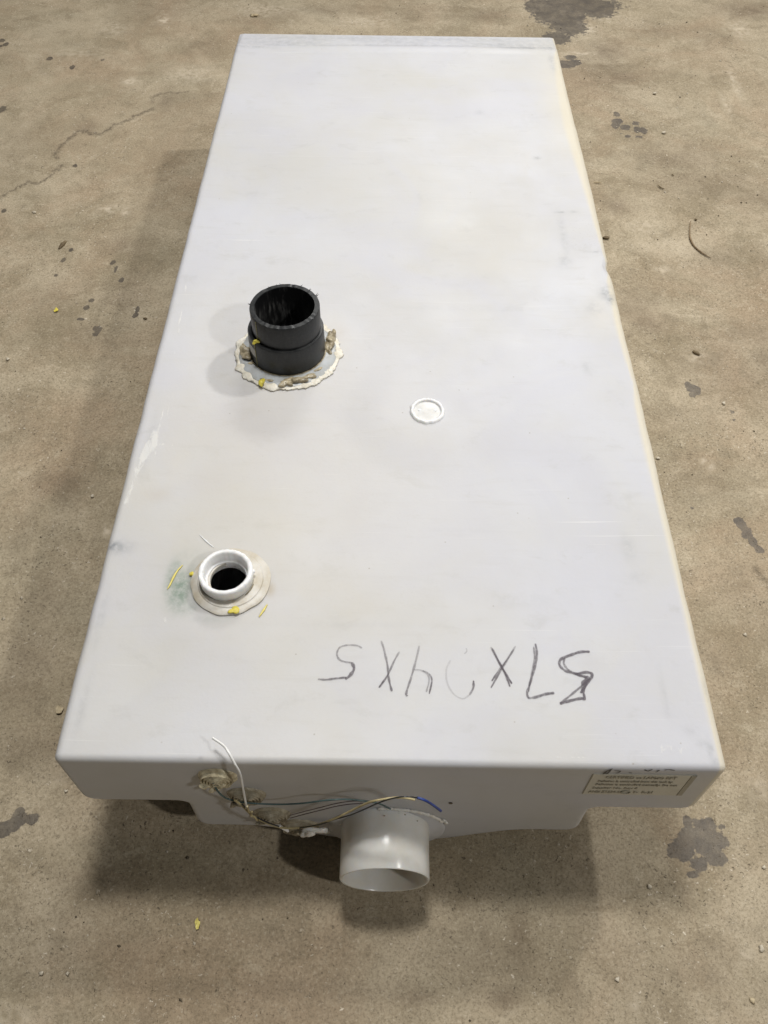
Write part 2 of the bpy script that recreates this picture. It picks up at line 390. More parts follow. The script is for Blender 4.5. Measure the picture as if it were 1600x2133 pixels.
put(grime_and_shade, [(1080, 1960, 26, 60, .75), (1010, 1960, 20, 50, .55), (1050, 2080, 40, 30, .8), (870, 2080, 60, 26, .7), (300, 2120, 40, 60, .5),
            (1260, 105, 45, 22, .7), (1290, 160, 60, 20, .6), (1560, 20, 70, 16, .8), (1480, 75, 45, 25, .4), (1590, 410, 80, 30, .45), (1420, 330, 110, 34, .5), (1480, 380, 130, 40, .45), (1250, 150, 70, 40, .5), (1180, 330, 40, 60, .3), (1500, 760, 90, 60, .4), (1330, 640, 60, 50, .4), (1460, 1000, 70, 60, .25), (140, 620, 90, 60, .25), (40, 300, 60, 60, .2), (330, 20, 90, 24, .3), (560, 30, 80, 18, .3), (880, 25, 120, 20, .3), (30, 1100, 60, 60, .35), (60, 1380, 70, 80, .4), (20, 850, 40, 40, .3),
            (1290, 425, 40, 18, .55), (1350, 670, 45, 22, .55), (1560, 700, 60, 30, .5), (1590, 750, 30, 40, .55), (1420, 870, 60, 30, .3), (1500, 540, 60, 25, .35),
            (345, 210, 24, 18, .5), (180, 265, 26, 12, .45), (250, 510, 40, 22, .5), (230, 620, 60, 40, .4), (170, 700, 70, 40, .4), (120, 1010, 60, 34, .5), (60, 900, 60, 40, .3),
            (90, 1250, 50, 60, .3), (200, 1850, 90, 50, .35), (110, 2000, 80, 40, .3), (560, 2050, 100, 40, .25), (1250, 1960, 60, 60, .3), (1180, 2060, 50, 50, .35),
            (1560, 1240, 50, 60, .25), (1480, 1380, 60, 60, .2), (700, 20, 90, 14, .4), (1010, 30, 50, 14, .5), (420, 100, 40, 20, .3), (1380, 60, 60, 18, .35),(60,1560,60,30,.35),(600,2090,420,70,.42),(700,1960,300,60,.28),(1000,1990,170,90,.35),(1420,2030,230,110,.26),(200,1990,260,110,.28)], soft=2)  # last broad entries: light falloff on the near floor painted as dark colour
crackf = np.zeros_like(gx)
def crack(pts, wpx=3.2, k=1):
    P = [at(u, v, z=0) for u, v in pts]; Q = [P[0]]
    r_ = random.Random(3)
    for a, b in zip(P, P[1:]):
        for j in range(1, 7):
            q = a.lerp(b, j/6); q = q+Vector((r_.uniform(-1, 1), r_.uniform(-1, 1), 0))*.0062*(j < 6); Q.append(q)
    for a, b in zip(Q, Q[1:]):
        d = b-a; L2 = max(d.length_squared, 1e-9)
        t = np.clip(((gx-a.x)*d.x+(gy-a.y)*d.y)/L2, 0, 1)
        dd = np.hypot(gx-a.x-t*d.x, gy-a.y-t*d.y)
        crackf[:] = np.maximum(crackf, k*np.clip(1.15-dd/(wpx*.0009+.0012), 0, 1))
crack([(2, 412), (20, 398), (45, 385), (60, 378), (80, 383), (95, 372), (118, 355), (124, 345)], 3)
crack([(120, 330), (115, 318), (128, 300), (145, 288), (158, 275), (180, 274), (200, 282), (222, 270), (245, 258), (265, 250), (285, 240), (305, 232), (318, 225)], 4.5)
crack([(318, 215), (320, 200), (335, 193), (360, 193), (392, 190)], 3, .8)
crack([(1575, 1180), (1590, 1205), (1600, 1222)], 4, .8)
crack([(1330, 105), (1345, 100)], 3, .5)
pale = np.zeros_like(gx)
put(pale, [(270, 170, 14, 7), (340, 42, 14, 8), (235, 60, 35, 12, .5), (160, 110, 60, 12, .4), (400, 155, 50, 16, .5), (225, 435, 20, 8, .8), (262, 440, 8, 10, .8), (560, 20, 60, 12, .5), (760, 45, 60, 10, .6), (1225, 60, 16, 8), (1262, 35, 30, 8, .7), (1210, 50, 6, 20, .8),
           (1530, 170, 8, 26, .7), (1515, 220, 6, 20, .6), (1340, 470, 30, 14, .5), (1390, 510, 60, 14, .4), (1455, 745, 22, 10, .6), (1480, 970, 8, 8, .8), (1465, 960, 7, 6, .8), (1210, 110, 30, 4, .8), (222, 1105, 10, 12, .9), (120, 1620, 20, 10, .5), (1555, 1990, 14, 10, .7), (1320, 2090, 10, 16, .7), (1580, 1640, 20, 30, .5), (1380, 560, 16, 8, .6), (1540, 60, 20, 20, .6),(20,2120,60,30,.5)], soft=2)
nv = gx.size; nX, nY = len(X), len(Y)
gz = .0010*np.sin(gx*2.3+.4)*np.cos(gy*1.9)-.0010
co = np.stack([gx.ravel(), gy.ravel(), gz.ravel()], 1)
ii = (np.arange(nY-1)[:, None]*nX+np.arange(nX-1)[None]).ravel()
fc = np.stack([ii, ii+1, ii+nX+1, ii+nX], 1)
def fastmesh(name, co, fc):
    me = bpy.data.meshes.new(name); me.vertices.add(len(co)); me.vertices.foreach_set('co', co.astype('f').ravel())
    me.loops.add(fc.size); me.loops.foreach_set('vertex_index', fc.astype('i').ravel())
    me.polygons.add(len(fc)); me.polygons.foreach_set('loop_start', np.arange(len(fc), dtype='i')*4)
    me.polygons.foreach_set('loop_total', np.full(len(fc), 4, 'i')); me.update(calc_edges=True); me.validate()
    return me
def colattr(me, name, r, g, b):
    a = me.color_attributes.new(name, 'FLOAT_COLOR', 'POINT')
    a.data.foreach_set('color', np.stack([r.ravel(), g.ravel(), b.ravel(), np.ones(r.size)], 1).astype('f').ravel())
me = fastmesh('floor', co, fc)
colattr(me, 'stain', wet, grime_and_shade, crackf); colattr(me, 'marks', pale, pale*0, pale*0)
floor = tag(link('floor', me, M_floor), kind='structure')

# ------------------------------------------------------------------ tank
T = .24; HW = .305; LEN = 1.458; ZS = .129; ZB = .053; TW = .2025
BLK = Vector((-.137, .549, T)); WHT = Vector((-.172, .195, T)); PLG = Vector((.0418, .4455, T))
tank = empty('holding_tank', (0, 0, 0))
tag(tank, 'long milky white plastic holding tank lying on the stained concrete floor', 'tank')
def topz(x, y):
    """gentle sag and waviness of the top sheet, and the step down at its far end"""
    e = np.minimum(np.minimum((HW-np.abs(x)), y), LEN-y)
    k = smooth(.005, .09, e)
    z = k*(-.0022+.0016*np.sin(x*9+1.2+y*2)*np.cos(y*6.1+.5)+.0010*np.sin(y*14+x*7))
    z = z+k*.0012*smooth(1.37, 1.39, y)*(1-smooth(1.392, 1.40, y))
    for c in (BLK, WHT, PLG):
        z = z*smooth(.05, .11, np.hypot(x-c.x, y-c.y))
    z = z-.0025*smooth(1.395, 1.408, y)-.0035*smooth(1.405, 1.455, y)
    return z
def tz(x, y): return float(topz(np.array([x]), np.array([y]))[0])+T
def build_body():
    # closed section in (x, z), walked clockwise seen from the front, with outward normals
    P, N, top = [], [], []
    def arc(cx, cz, r, a0, a1, n=6, concave=False):
        for i in range(n+1):
            a = R(a0+(a1-a0)*i/n); d = (math.cos(a), math.sin(a))
            P.append((cx+r*d[0], cz+r*d[1])); N.append((-d[0], -d[1]) if concave else d)
    def seg(x0, z0, x1, z1, n, nrm):
        for i in range(1, n): P.append((x0+(x1-x0)*i/n, z0+(z1-z0)*i/n)); N.append(nrm)
    rt, rb = .0085, .016
    arc(-HW+rt, T-rt, rt, 180, 90); seg(-HW+rt, T, HW-rt, T, 200, (0, 1))
    arc(HW-rt, T-rt, rt, 90, 0); seg(HW, T-rt, HW, ZS+rb, 14, (1, 0))
    arc(HW-rb, ZS+rb, rb, 0, -90); seg(HW-rb, ZS, TW+.010, ZS, 8, (0, -1))
    arc(TW+.010, ZS-.010, .010, 90, 180, concave=True); seg(TW, ZS-.010, TW, ZB+rb, 8, (1, 0))
    arc(TW-rb, ZB+rb, rb, 0, -90); seg(TW-rb, ZB, -TW+rb, ZB, 80, (0, -1))
    arc(-TW+rb, ZB+rb, rb, -90, -180); seg(-TW, ZB+rb, -TW, ZS-.010, 8, (-1, 0))
    arc(-TW-.010, ZS-.010, .010, 0, 90, concave=True); seg(-TW-.010, ZS, -HW+rb, ZS, 8, (0, -1))
    arc(-HW+rb, ZS+rb, rb, -90, -180); seg(-HW, ZS+rb, -HW, T-rt, 14, (-1, 0))
    P = np.array(P); N = np.array(N)
    re = .0065
    ys, ins = [], []
    for i in range(7):
        a = R(90*i/6); ys.append(re*(1-math.sin(a))); ins.append(re*(1-math.cos(a)))
    ins = [i_ for i_ in ins]
    ys, ins = ys[::-1], ins[::-1]
    ys = [0]+ys if False else ys          # y from 0 inset full -> y=re inset 0
    body = list(np.linspace(re, LEN-re, 482)[1:-1])
    Yl = ys+body+[LEN-y for y in ys[::-1]]; In = ins+[0]*len(body)+ins[::-1]
    Yl = [0]+Yl+[LEN]; In = [re+.0016]+In+[re+.0016]
    V = []
    m = len(P)
    for y, k in zip(Yl, In):
        q = P-N*k
        x = q[:, 0].copy(); z = q[:, 1].copy()
        istop = (q[:, 1] > T-.018) & (N[:, 1] > 0)
        z = np.where(istop, z+topz(x, np.full(m, y))*np.clip(N[:, 1]*1.2, 0, 1), z)
        # bowed side walls
        side = (np.abs(N[:, 0]) > .6) & (z > ZS-.005)
        bow = .0035*math.sin(math.pi*y/LEN)*np.sin(np.clip((T-z)/(T-ZS), 0, 1)*math.pi)
        xr = .0045*math.exp(-((y-.95)/.18)**2)+.0022*math.exp(-((y-.45)/.10)**2)
        x = np.where(side, x+np.sign(x)*bow+np.where(x > 0, xr*np.clip((T-z)/.02, 0, 1), 0), x)
        x = x+np.sign(x)*(np.abs(x) > HW-.02)*.0009*(mnoise.noise(Vector((y*9, 3.1, 0)))+.5*mnoise.noise(Vector((y*34, 7.7, 1))))
        dent = .004*math.exp(-((y-.735)/.014)**2)
        x = np.where((N[:, 0] > .2) & (z > T-.03), x-dent, x)
        # sump swelling under the front
        lowm = (z < ZB+rb)
        s = smooth(.155, .035, np.abs(x))*(1-smooth(.12, .45, y))
        z = np.where(lowm, z-(ZB-.002)*s*np.clip((ZB+rb-z)/rb, 0, 1), z)
        V.append(np.stack([x, np.full(m, y), z], 1))
    V = np.concatenate(V); V[:, 0] *= 1+.017*(1-V[:, 1]/LEN); n = len(Yl)
    a = np.arange(n-1)[:, None]*m; b = np.arange(m)[None]; b2 = (b+1) % m
    F = np.stack([(a+b).ravel(), (a+b2).ravel(), (a+m+b2).ravel(), (a+m+b).ravel()], 1)
    c = V[F].mean(1)
    keep = np.ones(len(F), bool)
    for ctr, r in ((BLK, .036), (WHT, .0205)):
        keep &= ~((c[:, 2] > T-.02) & (np.hypot(c[:, 0]-ctr.x, c[:, 1]-ctr.y) < r))
    F = F[keep]
    me = fastmesh('tank_body', V, F)
    bm = bmesh.new(); bm.from_mesh(me); bm.verts.ensure_lookup_table()
    from mathutils.geometry import delaunay_2d_cdt
    for base in (0, (n-1)*m):
        vs = [bm.verts[base+i] for i in range(m)]
        res = delaunay_2d_cdt([Vector((v.co.x, v.co.z)) for v in vs], [], [list(range(m))], 1, 1e-7)
        orig = res[3]
        for f in res[2]:
            idx = [orig[i][0] if orig[i] else None for i in f]
            if None in idx or len(set(idx)) < 3: continue
            try: bm.faces.new([vs[i] for i in idx])
            except ValueError: pass
    bmesh.ops.recalc_face_normals(bm, faces=bm.faces)
    bm.to_mesh(me); bm.free()
    nvx = len(me.vertices); C = np.empty(nvx*3, 'f'); me.vertices.foreach_get('co', C); C = C.reshape(-1, 3)
    x, y, z = C.T
    Z = np.zeros(nvx); warm = Z.copy(); grey = Z.copy(); green = Z.copy(); scuff = Z.copy(); tan = Z.copy(); dots = Z.copy()
    istop = z > T-.012
    def spot(F, u, v, ru, rv, k=1, rot=0, p=2):
        cpt = at(u, v, z=T); e = at(u+ru, v, z=T); f = at(u, v-rv, z=T); rx = abs(e.x-cpt.x); ry = abs(f.y-cpt.y)
        dx, dy = x-cpt.x, y-cpt.y; cr, sr = math.cos(rot), math.sin(rot)
        d2 = ((dx*cr+dy*sr)/rx)**2+((-dx*sr+dy*cr)/ry)**2
        F[:] = np.maximum(F, k*np.exp(-d2**(p/2))*istop)
    # cream strip along the right edge: light through the wall put into the colour
    wv = np.interp(y, [0, .1, .25, .40, .46, .50, .56, .62, .70, .735, .78, .90, 1.02, 1.12, 1.25, 1.36, 1.40, 1.448],
                      [.004, .005, .006, .010, .009, .003, .009, .012, .009, .0, .005, .012, .022, .030, .028, .016, .004, .003])
    warm[:] = np.maximum(warm, .72*smooth(1.0, .45, (HW-x)/np.maximum(wv, 1e-4))*(z > T-.1))
    warm[:] = np.maximum(warm, .8*((x > HW-.003) & (z < T-.004) & (z > ZS)))
    for s in ((640, 1000, 330, 330, .24), (560, 860, 230, 190, .24), (430, 760, 90, 200, .14), (800, 1280, 300, 120, .08), (610, 730, 130, 95, .35), (480, 1215, 110, 80, .22), (1160, 200, 30, 100, .3), (640, 200, 200, 80, .06), (300, 1010, 60, 60, .2), (370, 960, 50, 90, .2),(1250,650,30,40,.25)): spot(warm, *s)
    for s in ((1265, 610, 16, 14, .75), (1272, 625, 8, 9, .9), (1240, 640, 20, 14, .35), (1120, 325, 7, 3, .8), (1168, 440, 12, 2, .8), (1195, 440, 9, 2, .45), (1238, 525, 14, 1.6, .7), (1175, 490, 7, 40, .3), (1178, 540, 12, 12, .35), (237, 1137, 18, 8, 1.3), (250, 1140, 24, 13, .6),
              (520, 96, 50, 3, .5), (900, 92, 240, 2.4, .45), (1100, 98, 60, 4, .75), (1145, 100, 14, 5, .8), (700, 90, 160, 2, .3), (700, 72, 240, 4, .18), (1050, 80, 110, 5, .3), (1150, 130, 7, 16, .4), (1480, 1560, 5, 22, .5), (1470, 1440, 3, 30, .4), (1490, 1585, 8, 8, .5), (1462, 1548, 10, 6, .4), (1440, 1520, 14, 10, .25),
              (1225, 765, 12, 14, .3), (1100, 1250, 60, 14, .12), (1310, 1140, 14, 30, .25), (1330, 1200, 20, 12, .22), (1385, 1450, 6, 50, .22), (170, 1480, 8, 60, .25), (210, 1290, 8, 50, .3), (310, 930, 6, 60, .25), (700, 1300, 200, 5, .08), (1000, 640, 240, 6, .10), (960, 1100, 120, 3, .08), (600, 640, 40, 6, .12), (1000, 230, 10, 5, .25), (690, 255, 8, 3, .15), (600, 84, 110, 8, .42), (830, 84, 110, 8, .32), (1050, 90, 130, 8, .45), (700, 74, 330, 9, .35), (950, 76, 300, 9, .35), (550, 74, 100, 12, .3),
              (240, 1630, 20, 6, .2)): spot(grey, *s)
    for s in ((376, 1228, 26, 42, 1.0), (362, 1205, 18, 44, .7), (380, 1262, 34, 20, .5), (392, 1215, 16, 44, .6), (440, 1290, 40, 8, .2), (400, 1170, 50, 30, .18)): spot(green, *s, p=3)
    for s in ((390, 590, 3, 36, .6), (376, 660, 3.5, 30, .7), (362, 730, 3, 30, .5), (336, 870, 4, 24, .75), (322, 915, 9, 30, .9, -.0), (308, 935, 9, 30, .95), (296, 955, 8, 26, .9), (284, 985, 6, 30, .75), (268, 1030, 5, 26, .7), (275, 1010, 5, 24, .8), (262, 1045, 8, 10, .9), (330, 890, 4, 20, .7), (340, 925, 22, 3, .8), (325, 945, 4, 16, .7), (352, 800, 3, 40, .45), (370, 700, 3, 60, .6), (385, 600, 2.5, 40, .5), (348, 860, 3, 30, .5), (440, 418, 2, 10, .7),
              (650, 160, 4, 2, .6), (345, 1290, 12, 10, .5), (330, 1310, 10, 6, .5), (1400, 1560, 60, 14, .45), (1200, 1578, 130, 2.5, .45), (800, 1570, 200, 2, .35), (990, 165, 60, 1.5, .3), (1050, 290, 70, 2, .3)): spot(scuff, *s)
    for s in ((700, 690, 24, 24, .35), (563, 1228, 10, 14, .9), (470, 1215, 110, 80, .14), (590, 730, 120, 95, .16), (440, 1010, 60, 40, .12), (330, 1030, 30, 16, .25), (500, 870, 130, 60, .13), (480, 1060, 90, 50, .08), (570, 650, 30, 20, .15), (380, 880, 40, 90, .12)): spot(tan, *s)
    for s in ((600, 900, 400, 500, .22), (1000, 400, 300, 300, .2), (1210, 490, 40, 50, .8), (1050, 240, 60, 50, .5), (1250, 900, 60, 60, .25), (1240, 1340, 160, 60, .2)): spot(dots, *s)
    # grime where pipes and probes meet the front wall
    fr = y < .02
    for (cx, cz, r, k) in ((-.163, .203, .026, .30), (-.141, .154, .026, .3), (-.1225, .093, .028, .3), (-.096, .06, .03, .3)):
        d = np.hypot(x-cx, z-cz)/r; tan[:] = np.maximum(tan, k*1.2*np.exp(-d**4)*fr)
    colattr(me, 'stain', warm, grey, green); colattr(me, 'marks', scuff, tan, dots)
    o = link('tank_body', me, M_poly, tank)
    me.set_sharp_from_angle(angle=R(50))
    return o
body = build_body()

# --- black inlet fitting
bf = empty('black_fitting'); bf.parent = tank
bf['label'] = 'black pipe socket with cut stub, bedded in cream putty'
rnd = lambda s: (lambda t, r, h: (.0025*mnoise.noise(Vector((math.cos(t)*3, math.sin(t)*3, s))), 0))
lathe('flange', [(.034, .0), (.0605, .0), (.0635, .0008), (.0630, .0022), (.0590, .0038), (.034, .0042)], BLK+Vector((0, -.003, 0)), M_greyfl, bf)
def putty(t, r, h):
    k = mnoise.noise(Vector((math.cos(t)*5.5, math.sin(t)*5.5, 1))); k2 = mnoise.noise(Vector((math.cos(t)*19, math.sin(t)*19, 4+h*200)))
    k3 = mnoise.noise(Vector((math.cos(t)*45, math.sin(t)*45, 9)))
    if h <= .0002 or r > .066: return (.0044*k+.0018*k2+.0012*k3, 0)
    return (.0030*mnoise.noise(Vector((math.cos(t)*7, math.sin(t)*7, 31)))-.0012*k2, h*(-.2+.7*k+.3*k2+.15*k3))
lathe('putty_ring', [(.0605, .0004), (.0600, .0026), (.0625, .0034), (.0660, .0024), (.0685, .0010), (.0695, .0001), (.066, -.001)], BLK+Vector((0, -.003, 0)), M_putty, bf, n=220, wob=putty, sharp=180)
lathe('socket', [(.0395, .002), (.0480, .002), (.0485, .004), (.0480, .0395), (.0470, .0415), (.0436, .0418), (.0434, .036), (.0395, .034)], BLK, M_black, bf, n=120)
def stubwob(t, r, h):
    return (.0003*mnoise.noise(Vector((math.cos(t)*2, math.sin(t)*2, 3))), (.0006*mnoise.noise(Vector((math.cos(t)*9, math.sin(t)*9, 7))) if h > .06 else 0))
stub = lathe('pipe_stub', [(.0432, .036), (.0433, .0735), (.0427, .0745), (.0372, .0747), (.0368, .0740)], BLK+Vector((.0015, 0, 0)), M_black, bf, n=140, wob=stubwob, close=False)
lathe('pipe_lining', [(.0368, .0738), (.0366, .03), (.0360, -.004), (.0372, -.004), (.0380, .02), (.0380, .0738)], BLK+Vector((.0015, 0, 0)), M_blackin, bf, n=120)
vs, fs = [], []
for k in range(17):      # burrs left by the saw
    t = random.choice([random.uniform(.2, 1.2), random.uniform(1.2, 3.2), random.uniform(3, 4.2)]); c = BLK+Vector((.0015+.043*math.cos(t), .043*math.sin(t), .074))
    s = random.uniform(.0006, .0018); d = Vector((math.cos(t+random.uniform(-1, 1)), math.sin(t+random.uniform(-1, 1)), random.uniform(.1, 1.1)))*s*2
    a = Vector((-math.sin(t), math.cos(t), 0))*s*.5; i = len(vs)
    vs += [c+a, c-a, c+d, c+Vector((0, 0, -s*.6))]; fs += [(i, i+1, i+2), (i+1, i+3, i+2), (i+3, i, i+2), (i, i+3, i+1)]
tag(mesh('saw_burrs', vs, fs, M_black, bf, False), kind='stuff')
def cylpatch(name, c, r, t0, t1, z0, z1, mat, parent, n=14, th=.0004):
    vs, fs = [], []
    for i in range(n+1):
        t = R(t0+(t1-t0)*i/n)
        for rr, z in ((r, z0), (r+th, z0), (r+th, z1), (r, z1)): vs.append(c+Vector((rr*math.cos(t), rr*math.sin(t), z)))
    for i in range(n):
        for k in range(4): fs.append((i*4+k, i*4+(k+1) % 4, i*4+4+(k+1) % 4, i*4+4+k))
    fs += [(3, 2, 1, 0), (n*4, n*4+1, n*4+2, n*4+3)]
    return mesh(name, vs, fs, mat, parent, True, 40)
cylpatch('tape', BLK, .0481, 186, 221, .018, .031, M_tape, bf)
cylpatch('yellow_line', BLK, .0482, 220.6, 222.4, .003, .040, M_ystr, bf, 2)
cylpatch('yellow_line', BLK+Vector((.0015, 0, 0)), .0434, 219.4, 221.0, .042, .072, M_ystr, bf, 2)
blob('yellow_dab', BLK+Vector((-.0345, -.0290, .0425)), .0042, .0034, .0026, M_yel, bf, rough=.6, freq=250, seed=2)
blob('yellow_dab', at(545, 797, z=T+.004), .0042, .0062, .0030, M_yel, bf, rough=.5, freq=200, seed=5)
for (u, v, rx, ry, rz, s, ro) in ((513, 737, .0070, .011, .0070, 1, .2), (612, 794, .013, .0060, .0055, 3, .15), (594, 799, .010, .0045, .0035, 4, 0), (689, 712, .0052, .0125, .008, 6, .1), (684, 728, .004, .010, .005, 8, .25), (640, 786, .0100, .0035, .003, 9, .3), (507, 722, .0035, .006, .004, 12, .4), (523, 757, .005, .003, .002, 13, .8), (560, 792, .008, .0018, .0014, 14, -.2), (662, 770, .006, .0022, .0018, 15, .6), (694, 694, .003, .006, .004, 16, .1)):
    blob('sealant_lump', at(u, v, z=T+.0035), rx, ry, rz*.85, M_tan, bf, rough=.52, freq=130, seed=s, rot=ro, sub=5)
P = [BLK+Vector((.0492*math.cos(R(a)), .0492*math.sin(R(a)), .0035)) for a in range(0, 361, 8)]
tube('sealant_bead', P, .0011, M_tan, bf, n=6, sub=2)

# --- white fill fitting
wf = empty('white_fitting'); wf.parent = tank
wf['label'] = 'white threaded collar on a yellowed round flange'
lathe('flange', [(.021, .0), (.0395, .0), (.0415, .0006), (.0415, .0022), (.0395, .0032), (.0345, .0036), (.0335, .0046), (.031, .0048), (.021, .005)], WHT+Vector((.0032, 0, 0)), M_flange, wf, n=120, wob=lambda t, r, h: (.0016*mnoise.noise(Vector((math.cos(t)*2.5, math.sin(t)*2.5, 8))) if r > .036 else 0, 0))
lathe('collar', [(.0262, .003), (.0268, .0060), (.0276, .0085), (.0282, .016), (.0280, .0192), (.0268, .0206), (.0242, .0206), (.0228, .0190), (.0224, .009), (.0215, .0072), (.0203, .0066), (.0200, -.004), (.022, -.006), (.0255, -.002)], WHT, M_white, wf, n=140, sharp=50, wob=lambda t, r, h: (.0005*mnoise.noise(Vector((math.cos(t)*9, math.sin(t)*9, h*60))), 0))
for t in (176, 10): blob('nub', WHT+Vector((.0284*math.cos(R(t)), .0284*math.sin(R(t)), .0125)), .0015, .0022, .0022, M_white, wf, sub=2)
dab = blob('yellow_dab', at(487, 1271, z=T+.004), .0046, .0042, .0012, M_yel, wf, rough=.4, freq=220, seed=9)
blob('yellow_dab', at(399, 1195, z=T+.002), .0024, .0026, .0009, M_yel, wf, rough=.45, freq=400, seed=11)
tube('dirt_crescent', [WHT+Vector((.0288*math.cos(R(a)), .0288*math.sin(R(a)), .0052)) for a in (318, 328, 338, 348)], .0006, M_tan, wf, n=5, sub=3)

# --- welded plug
pg = empty('welded_plug'); pg.parent = tank
lathe('plug_disc', [(.0, .0012), (.009, .0014), (.0145, .0006), (.0165, .0002), (.0180, .0)], PLG, M_plug, pg, n=72, sharp=180, close=False)
lathe('weld_rim', [(.0168, -.0004), (.0168, .0020), (.0184, .0034), (.0202, .0026), (.0212, .0002)], PLG, M_putty if False else M_white, pg, n=110, sharp=180, close=False,
      wob=lambda t, r, h: ((.0013*mnoise.noise(Vector((math.cos(t)*4, math.sin(t)*4, 3)))+.0006*mnoise.noise(Vector((math.cos(t)*14, math.sin(t)*14, 2)))) if r > .019 else 0, .0007*mnoise.noise(Vector((math.cos(t)*8, math.sin(t)*8, 5))) if h > .001 else 0))
for dx in (-.0095, .0098): blob('nub', PLG+Vector((dx, .001, .0012)), .0022, .0022, .0007, M_white, pg, rough=.08, sub=2)

# --- outlet pipe on the front wall
op = empty('outlet_pipe'); op.parent = tank
op['label'] = 'wide translucent outlet pipe low on the front wall'
PC = Vector((-.0030, 0, .0745))
tilt = Matrix.Rotation(R(4), 4, 'X')
def outl(t, r, h):
    return (0, 0)
op_pipe = lathe('pipe', [(.0462, -.004), (.0466, .004), (.0463, .030), (.0463, .0580), (.0455, .0590), (.0438, .0588), (.0432, .0570), (.0432, .0)], PC, M_fit, op, n=140, axis='y', sharp=40)
for v in op_pipe.data.vertices:
    v.co.z += .0002*math.sin(v.co.x*200)
FC = Vector((-.0015, 0, .057))
def flwob(t, r, h):
    return ((.0012*mnoise.noise(Vector((math.cos(t)*4, math.sin(t)*4, 3))) if r > .05 else 0), 0)
fl = lathe('flange', [(.030, -.001), (.0625, -.001), (.0632, .0016), (.0600, .0034), (.0490, .0056), (.0470, .0085), (.0455, .0085), (.030, .002)], FC, M_poly, op, n=120, axis='y', wob=flwob, sharp=60)
for v in fl.data.vertices:
    if v.co.z < .0035: v.co.z = .0035
def bead(t, r, h): return (.0009*mnoise.noise(Vector((math.cos(t)*26, math.sin(t)*26, 1))), .0009*mnoise.noise(Vector((math.cos(t)*22, math.sin(t)*22, 6)))*(h > .001))
vs = []
P = [FC+Vector((.0640*math.cos(R(a)), -.0012, .0640*math.sin(R(a))))+Vector((random.uniform(-.0006, .0006), 0, random.uniform(-.0006, .0006))) for a in range(22, 100, 2)]
tube('weld_bead', P, .0014, M_weld, op, n=6, sub=2, taper=lambda s: .6+.5*abs(math.sin(s*31))+.3*abs(math.sin(s*77)))
for k, a in enumerate((20, 24, 17, 27)):
    blob('weld_crumb', FC+Vector(((.066+.001*(k % 2))*math.cos(R(a)), -.001, .066*math.sin(R(a)))), .0022, .001, .0016, M_weld, op, rough=.6, freq=300, seed=k, sub=2)
for k, (u, v) in enumerate(((844, 1697), (869, 1710), (801, 1699), (710, 1718))):
    blob('dirt_speck', at(u, v, y=-.0085), .0010, .0006, .0010, M_tan, op, seed=k, sub=2)

# --- level probes welded in the front wall
def probe(cx, cz, r, h, seed, lump, mat=None):
    mat = mat or M_probe
    e = empty('level_probe'); e.parent = tank
    def wb(t, rr, hh):
        k = mnoise.noise(Vector((math.cos(t)*2.0, math.sin(t)*2.0, seed*3.3+hh*200))); k2 = mnoise.noise(Vector((math.cos(t)*6, math.sin(t)*6, seed+rr*900)))
        return (.0016*k, (.0004*k2+.0010*k)*(hh > .0005))
    prof = [(r*1.12, -.001), (r*1.08, .0014), (r*.98, .0030)]
    for i in range(5):
        f = .92-.17*i
        prof += [(r*f, .0026+h*(i+.2)/6), (r*(f-.03), .0056+h*(i+.8)/6), (r*(f-.09), .0054+h*(i+.9)/6), (r*(f-.13), .0020+h*(i+.9)/6)]
    prof += [(0, .004+h)]
    lathe('weld_spiral', prof, (cx, 0, cz), mat, e, n=90, axis='y', wob=wb, sharp=180, close=False)
    blob('probe_head', (cx+.004, -h-.003, cz-.004), .0042, .003, .0040, mat, e, rough=.6, freq=160, seed=seed)
    for j in range(lump):
        a = 3.6+j*.8; blob('weld_dribble', (cx+.7*r*math.cos(a), -.008, cz+.75*r*math.sin(a)), .006, .003, .003, mat, e, rough=.6, freq=200, seed=seed+j*3)
    return e
probe(-.163, .2045, .0175, .005, 1, 2, M_probel); probe(-.141, .1555, .0175, .004, 2, 1); probe(-.1215, .0975, .0182, .004, 3, 1); probe(-.0955, .0590, .0190, .004, 4, 0)
blob('clear_glue', at(640, 1737, y=-.014), .0080, .004, .0045, M_weld, tank, rough=.5, freq=150, seed=3)
blob('glue_web', at(665, 1731, y=-.010), .016, .003, .007, M_fit, tank, rough=.5, freq=90, seed=6)

# --- wires
def z4(x, y): return 380+.3625*x, 1520+.3625*y
def wire(pts, y0, y1, r, mat, bulge=0):
    P = []; n = len(pts)
    for i, (a, b) in enumerate(pts):
        s = i/(n-1); P.append(at(*z4(a, b), y=y0+(y1-y0)*s+.0009*math.sin(i*1.9)-bulge*math.sin(math.pi*s)))
    return tube('wire', P, r, mat, tank, n=8, sub=6)
g = wire([(175, 300), (185, 325), (205, 355), (230, 380), (260, 397), (330, 415), (420, 424), (560, 429), (700, 422), (830, 405), (940, 400), (1050, 410), (1130, 425), (1195, 455)], -.008, -.014, .0009, M_wgreen, .003)
g['label'] = 'teal wire'
g = wire([(300, 405), (330, 425), (365, 458), (400, 492), (450, 520), (520, 550), (600, 566), (690, 562), (770, 548), (850, 520), (920, 490), (1000, 450), (1080, 415), (1150, 400), (1220, 390), (1290, 393), (1335, 403)], -.014, -.022, .0011, M_wtan, .004)
g['label'] = 'tan wire'
g = wire([(345, 430), (395, 482), (450, 515), (530, 548), (620, 569), (720, 558), (800, 542), (880, 514), (960, 492), (1040, 460), (1110, 428), (1180, 402), (1250, 387), (1310, 386), (1350, 391)], -.016, -.026, .0007, M_wblack, .003)
g['label'] = 'black wire'
P = [at(*z4(a, b), y=y) for a, b, y in ((1350, 391, -.026), (1390, 404, -.027), (1435, 430, -.028), (1485, 467, -.029))]
